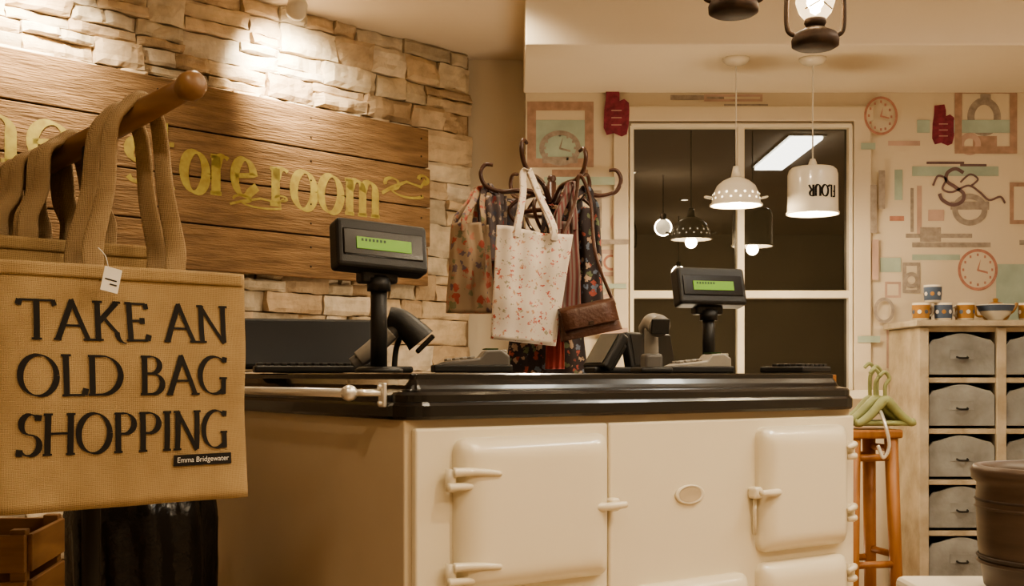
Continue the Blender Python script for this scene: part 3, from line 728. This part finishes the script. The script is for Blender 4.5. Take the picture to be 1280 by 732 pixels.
strip('satchel_flap',[(0,.03,.10),(0,.0,.115),(0,-.035,.105),(0,-.045,.07),(0,-.047,.035)],.20,(1,0,0),'leather',sa,th=.006)
box('buckle',(0,-.052,.045),(.018,.006,.012),'rust',sa,bev=.002)
ih=(Matrix.Translation((.285,4.30,1.14))@Matrix.Rotation(.1,4,'Z')@Matrix.Rotation(R(-12),4,'Y')).inverted()
h1=ih@Vector((.245,4.36,1.725))
tube('satchel_strap',[(-.105,0,.09),(-.09,.0,.25),(h1.x-.04,h1.y,h1.z-.10),(h1.x,h1.y,h1.z),(h1.x+.02,h1.y,h1.z-.10),(.075,0,.28),(.105,0,.09)],.0065,'leather',sa)
# ---------------------------------------------------------------- pendant lamps
def pend_common(g,ztop,lz):
    c=2.29-lz
    tube('cord',[(0,0,ztop),(0,0,c-.01)],.0032,'white',g,sm=False,seg=8)
    lathe('canopy',[(0,0),(.055,0),(.055,-.008),(.04,-.022),(.008,-.03),(0,-.03)],'enamel',g,(0,0,c))
LC=(1,.82,.575)
def pt(name,loc,e,rad=.03,col=(1,.79,.52)):
    l=bpy.data.lights.new(name,'POINT'); l.energy=e; l.color=col; l.shadow_soft_size=rad
    o=bpy.data.objects.new(name,l); COL.objects.link(o); o.location=loc; return o
g=group('colander_pendant_lamp',(.915,4.9,1.69))
lathe('shade',[(.1,.0),(.108,-.002),(.108,.004),(.100,.010),(.094,.045),(.078,.080),(.055,.100),(.03,.112),(.012,.116),(.012,.113),(.05,.097),(.075,.077),(.091,.043),(.097,.008),(.1,.0)],'enamel',g,seg=56)
for j,(r,z) in enumerate(((.0975,.026),(.0945,.046))):
    for k in range(16):
        a=2*math.pi*(k+.5*(j%2))/16
        lathe('perforation_%d_%d'%(j,k),[(0,.001),(.0045,0)],'holes',g,(r*math.cos(a),r*math.sin(a),z),seg=8,rot=(0,R(90-18*j),a))
lathe('cap',[(.0,.16),(.012,.16),(.016,.14),(.022,.112),(.014,.11)],'enamel',g)
lathe('bulb',[(0,.0),(.02,.006),(.028,.025),(.022,.05),(.012,.07),(.012,.11)],'bulb',g)
for s in (-1,1): tube('side_handle_%d'%s,[(s*.100,-.02,.03),(s*.125,-.015,.035),(s*.125,.015,.035),(s*.100,.02,.03)],.003,'enamel',g)
pend_common(g,.15,1.69); pt('pendant_light_a',(.915,4.9,1.675),10)
g=group('flour_tin_pendant_lamp',(1.228,4.9,1.655))
lathe('tin',[(.1,.0),(.107,-.002),(.107,.006),(.102,.010),(.101,.16),(.096,.178),(.085,.188),(.04,.194),(.012,.196),(.012,.192),(.084,.184),(.097,.16),(.098,.01),(.1,0)],'enamel',g,seg=56)
lathe('cap',[(.0,.225),(.01,.225),(.016,.21),(.02,.194)],'enamel',g)
lathe('bulb',[(0,.0),(.02,.006),(.028,.025),(.022,.05),(.012,.07),(.012,.19)],'bulb',g)
def tin(x,y):
    a=-math.pi/2-.02-(x-.045)/.102; return (.1032*math.cos(a+.35),.1032*math.sin(a+.35),.105-y)
lettering('tin_lettering','FLOUR',.12,.046,tin,'ink',g,T=.2,t=.09)
pend_common(g,.22,1.655); pt('pendant_light_b',(1.228,4.9,1.64),10)
# ---------------------------------------------------------------- hurricane lanterns
def lantern(x,y,zb,k=1.0):
    g=group('hurricane_lantern',(x,y,zb)); g.scale=(k,k,k)
    lathe('tank',[(0,0),(.045,0),(.055,.006),(.056,.020),(.050,.034),(.030,.044),(.022,.05),(0,.05)],'rust',g)
    lathe('burner',[(0,.05),(.02,.05),(.026,.06),(.024,.07),(.012,.075),(0,.078)],'rust',g)
    lathe('globe',[(.024,.068),(.038,.085),(.046,.11),(.042,.14),(.028,.165)],'lglass',g)
    lathe('flame_bulb',[(0,.08),(.011,.088),(.013,.105),(.006,.13),(0,.14)],'bulb',g)
    lathe('chimney',[(.032,.163),(.04,.168),(.036,.18),(.024,.19),(.024,.205),(.034,.21),(.03,.225),(.012,.235),(0,.237)],'rust',g)
    for s in (-1,1):
        tube('side_tube_%d'%s,[(s*.046,0,.03),(s*.066,0,.045),(s*.068,0,.11),(s*.060,0,.18),(s*.032,0,.215)],.006,'rust',g)
        tube('guard_%d'%s,[(s*.045*.7,-.045*.7,.085),(0,-.052,.10),(-s*.045*.7,-.045*.7,.125)],.0015,'rust',g)
    tube('bail_handle',[(-.062,0,.16),(-.05,0,.24),(0,0,.285),(.05,0,.24),(.062,0,.16)],.002,'rust',g)
    tube('hanging_wire',[(0,0,.285),(0,0,(2.52-zb)/k)],.0015,'iron',g,sm=False,seg=6)
    pt('lantern_light',(x,y,zb+.11*k),3,.02)
lantern(.758,3.0,1.815,1.05); lantern(.535,2.9,1.868,1.08)
# ---------------------------------------------------------------- spotlights for stone wall
def spotfix(x,y,z,aim,e,ang=100):
    g=group('ceiling_spotlight',(x,y,z))
    d=(Vector(aim)-Vector((x,y,z))).normalized(); q=(-d).to_track_quat('Z','Y').to_euler()
    lathe('lamp_head',[(.020,-.035),(.036,-.035),(.040,-.02),(.038,.02),(.022,.045),(0,.05)],'enamel',g,rot=q)
    lathe('lens',[(0,-.03),(.034,-.03)],'bulb',g,rot=q)
    tube('stem',[(0,0,.0),(0,0,CZ-z)],.007,'enamel',g,sm=False,seg=10)
    l=bpy.data.lights.new('wall_spot','SPOT'); l.energy=e; l.color=(1,.86,.62); l.spot_size=R(ang); l.spot_blend=.9; l.shadow_soft_size=.04
    o=bpy.data.objects.new('wall_spot',l); COL.objects.link(o); o.location=Vector((x,y,z))+d*.05; o.rotation_euler=(-d).to_track_quat('Z','Y').to_euler()
def wp(a,z,off): p=W0+WD*a+WN*off; return (p.x,p.y,z)
spotfix(*wp(1.0,2.415,.34),wp(1.14,2.20,.02),85,100)
spotfix(*wp(-.02,2.43,.34),wp(.10,2.12,.02),80,100)
# ---------------------------------------------------------------- drawer cabinet
dc=group('drawer_cabinet',(1.717,5.05,0))
CW=.05+.327*3; D=.42; H=1.229
box('top',(CW/2,D/2-.01,H-.0125),(CW+.05,D+.03,.025),'cab',dc,bev=.004)
box('back_panel',(CW/2,D-.005,H/2),(CW,.01,H-.03),'cab',dc)
for i in range(4): box('upright_%d'%i,(.02+i*.327,D/2,H/2-.015),(.04,D-.012,H-.03),'cab',dc,bev=.003)
for r in range(6):
    zz=H-.025-.2155*r
    box('shelf_%d'%r,(CW/2,D/2+.004,max(zz-.012,.03)),(CW-.01,D-.03,.022),'cab',dc,bev=.002)
    if r<5:
        for c in range(3):
            x0=.045+c*.327; w=.277; z0=zz-.2155+.012; h=.160
            n=16;vs=[];fs=[]
            for i in range(n+1):
                u=i/n; hh=h+.014*math.cos((u-.5)*2*math.pi*1.0)+(-.02 if abs(u-.5)>.44 else 0)
                for y in (.02,.035):
                    vs.append((x0+w*u,y,z0)); vs.append((x0+w*u,y,z0+hh))
            for i in range(n):
                a=4*i;b=4*(i+1); fs+= [(a,b,b+1,a+1),(a+2,a+3,b+3,b+2),(a+1,b+1,b+3,a+3),(a,a+2,b+2,b)]
            fs+=[(0,1,3,2),(4*n,4*n+2,4*n+3,4*n+1)]
            pyd('drawer_front_%d_%d'%(r,c),vs,fs,'zinc',dc)
            box('drawer_tray_%d_%d'%(r,c),(x0+w/2,.20,z0+.06),(w-.01,.32,.12),'dark',dc)
            box('label_%d_%d'%(r,c),(x0+w/2,.018,z0+.085),(.10,.004,.04),'zinc',dc,bev=.001)
            tube('drawer_pull_%d_%d'%(r,c),[(x0+w*.42,.02,z0+.075),(x0+w*.44,-.002,z0+.07),(x0+w*.56,-.002,z0+.07),(x0+w*.58,.02,z0+.075)],.004,'iron',dc)
mb=mat('mug_blue',(.10,.14,.22),.3); mo=mat('mug_orange',(.42,.22,.07),.3)
def mug(x,y,z,m,rz=0):
    g=group('patterned_mug',(x,y,z),rz)
    lathe('cup',[(0,0),(.028,0),(.033,.006),(.037,.075),(.034,.075),(.030,.008),(0,.006)],'enamel',g,seg=28)
    lathe('band',[(.0350,.010),(.0378,.066)],m,g,seg=28)
    for k in range(8):
        a=k*math.pi/4; lathe('spot_%d'%k,[(0,.0),(.009,-.001)],'white' if k%2 else (mo if m is mb else mb),g,(.0382*math.cos(a),.0382*math.sin(a),.037),seg=10,rot=(0,R(90),a))
    tube('handle',[(.035,0,.062),(.056,0,.058),(.058,0,.03),(.034,0,.018)],.0045,'enamel',g)
zt=H+.001
for i,x in enumerate((1.745,1.84,1.935)): mug(x,5.12,zt,mb if i%2 else mo,.3+i)
mug(1.79,5.23,zt,mo,2); mug(1.795,5.12,zt+.0765,mb,1.2); mug(1.885,5.24,zt,mb,1); mug(1.98,5.26,zt,mo,1); mug(2.20,5.12,zt,mo,1)
def bowl(x,y,m):
    g=group('patterned_bowl',(x,y,zt)); lathe('bowl',[(0,0),(.03,0),(.032,.008),(.06,.03),(.078,.07),(.074,.07),(.055,.032),(.0,.012)],'enamel',g); lathe('band',[(.068,.042),(.0785,.066)],m,g)
bowl(2.075,5.15,mb); bowl(2.34,5.2,mo); bowl(2.52,5.2,mb)
tp=group('patterned_teapot',(2.16,5.36,zt)); lathe('pot',[(0,0),(.035,0),(.06,.03),(.06,.065),(.03,.09),(.01,.095),(.012,.108),(0,.112)],mo,tp)
tube('spout',[(.05,0,.04),(.08,0,.06),(.095,0,.09)],lambda t:.012-.005*t,mo,tp); tube('handle',[(-.05,0,.07),(-.085,0,.075),(-.085,0,.035),(-.055,0,.03)],.005,mo,tp)
# ---------------------------------------------------------------- wooden stool with hangers
sl=group('wooden_bar_stool',(1.20,4.12,0),.25)
box('seat',(0,0,.80),(.20,.20,.03),'orange',sl,bev=.008)
for sx in (-1,1):
    for sy in (-1,1): tube('leg_%d%d'%(sx,sy),[(sx*.07,sy*.07,.79),(sx*.09,sy*.09,0)],lambda t:.023-.003*t,'orange',sl,sm=False,seg=14)
for z,w in ((.72,.075),(.36,.083),(.18,.087)):
    for s in (-1,1):
        tube('rung_x%d_%d'%(s,z*100),[(-w,s*w,z),(w,s*w,z)],.012,'orange',sl,sm=False)
        tube('rung_y%d_%d'%(s,z*100),[(s*w,-w,z+.03),(s*w,w,z+.03)],.012,'orange',sl,sm=False)
hg=group('green_coat_hanger',(1.245,4.10,.816),.1)
for k,(dy,dx,s) in enumerate(((-.05,.01,.9),(-.02,-.012,1),(.012,.008,1.02),(.045,-.004,.95))):
    tube('arms_%d'%k,[((x*s)+dx,dy,z) for x,z in ((-.115,.022),(-.095,.022),(-.055,.050),(-.022,.082),(0,.098),(.022,.084),(.055,.052),(.095,.024),(.115,.026))],lambda t:.0125+.004*math.sin(math.pi*t),'green',hg,seg=14)
    tube('bar_%d'%k,[(-.10*s+dx,dy,.020),(.10*s+dx,dy,.020)],.009,'green',hg,sm=False)
    tube('hook_%d'%k,[(dx,dy,.10),(dx,dy,.145+.01*k),(dx+.014,dy,.172+.01*k),(dx-.002,dy,.192+.01*k),(dx-.020,dy,.178+.01*k)],.0065,'green',hg)
tube('clip_wire',[(-.01,-.06,.06),(-.02,-.12,.02),(-.01,-.13,-.05),(-.03,-.13,-.09),(-.045,-.12,-.05)],.006,'chrome',hg)
rb=group('red_wooden_rack',(1.12,4.45,0))
box('rail',(0,0,.985),(.16,.02,.03),'orange',rb,bev=.008); box('rail_low',(0,0,.90),(.16,.02,.02),'orange',rb,bev=.006)
for s in (-1,1): box('upright_%d'%s,(s*.07,0,.5),(.022,.022,1.0),'orange',rb,bev=.004)
box('foot',(0,0,.015),(.18,.2,.03),'orange',rb,bev=.004)
# ---------------------------------------------------------------- foreground table + pot
tb=group('white_side_table',(.80,.92,0))
box('tabletop',(0,0,.765),(.76,.80,.03),'table',tb,bev=.008)
for sx in (-1,1):
    for sy in (-1,1): box('leg_%d%d'%(sx,sy),(sx*.33,sy*.35,.375),(.045,.045,.75),'table',tb,bev=.004)
box('apron',(0,0,.72),(.66,.70,.06),'table',tb)
po=group('stoneware_pot',(.557,1.21,.7805)); po.scale=(1,1,.93)
lathe('pot_body',[(0,0),(.070,0),(.076,.006),(.082,.05),(.084,.10),(.083,.118),(.088,.122),(.089,.132),(.086,.137),(.079,.137),(.077,.12),(.075,.02),(0,.012)],'pot',po,seg=56)
for i,z in enumerate((.03,.036,.09,.098)): lathe('band_%d'%i,[(.0805+z*.03,z),(.0825+z*.03,z+.002),(.0805+z*.03,z+.004)],'potin' if i%2 else 'pot',po,seg=56)
# ---------------------------------------------------------------- ceiling luminaires + lights
lp=group('ceiling_light_panel',(1.87,2.85,CZ)); box('diffuser',(0,0,-.02),(.2,1.15,.02),'panel',lp); box('housing',(0,0,-.006),(.24,1.2,.012),'enamel',lp)
for i,(x,y,e) in enumerate(((.9,2.0,56),(2.4,3.3,44),(.7,3.7,48),(-.6,1.0,34),(1.5,.6,66),(2.9,1.6,40),(1.9,1.2,40),(.5,.4,60),(-.55,2.9,40),(-.08,4.55,24))):  # last two added to brighten the stone wall and the recess
    g=group('recessed_downlight',(x,y,CZ)); lathe('trim_ring',[(.03,0),(.045,0),(.045,-.006),(.03,-.004)],'enamel',g); lathe('lens',[(0,-.003),(.03,-.003)],'bulb',g)
    l=bpy.data.lights.new('downlight','SPOT'); l.energy=e; l.color=LC; l.spot_size=R(150); l.spot_blend=.8; l.shadow_soft_size=.05
    o=bpy.data.objects.new('downlight',l); COL.objects.link(o); o.location=(x,y,CZ-.03)
for i,(x,y,z,e) in enumerate(((-.5,.1,1.98,26),(1.6,-.5,1.98,40),(1.15,1.9,2.12,38),(.15,3.0,2.25,20),(2.2,3.6,2.16,20))):  # added globes, outside the view, to brighten ceiling and room
    g=group('fill_globe_lamp',(x,y,z))
    lathe('globe',[(0,-.06),(.03,-.052),(.052,-.03),(.06,0),(.052,.03),(.03,.052),(.02,.058)],'opal',g)
    lathe('fitter',[(.022,.055),(.022,.10),(.006,.11),(0,.11)],'rust',g); tube('cord',[(0,0,.1),(0,0,CZ-z)],.003,'iron',g,sm=False,seg=6)
    pt('fill_globe_light',(x,y,z),e,.066,LC)
# added fill light, hidden behind the counter, to brighten the soffit
ul=group('soffit_fill_light',(.70,4.72,0))
box('trough',(0,0,.10),(.74,.26,.18),'iron',ul,bev=.01); box('lens',(0,0,.195),(.70,.22,.012),'opal',ul)
l=bpy.data.lights.new('soffit_fill','AREA'); l.shape='RECTANGLE'; l.size=.7; l.size_y=.3; l.energy=11; l.color=LC
o=bpy.data.objects.new('soffit_fill',l); COL.objects.link(o); o.location=(.70,4.72,.215); o.rotation_euler=(math.pi,0,0)
w=bpy.data.worlds.new('World'); S.world=w; w.use_nodes=True
w.node_tree.nodes['Background'].inputs[0].default_value=(1,.8,.55,1); w.node_tree.nodes['Background'].inputs[1].default_value=.15
# ---------------------------------------------------------------- camera
cd=bpy.data.cameras.new('camera'); cam=bpy.data.objects.new('camera',cd); COL.objects.link(cam)
cam.location=(0,0,1.0); cam.rotation_euler=(R(90),0,0); cd.sensor_width=36; cd.lens=36*F/1280; cd.shift_y=(468-366)/1280; cd.clip_start=.05
S.camera=cam
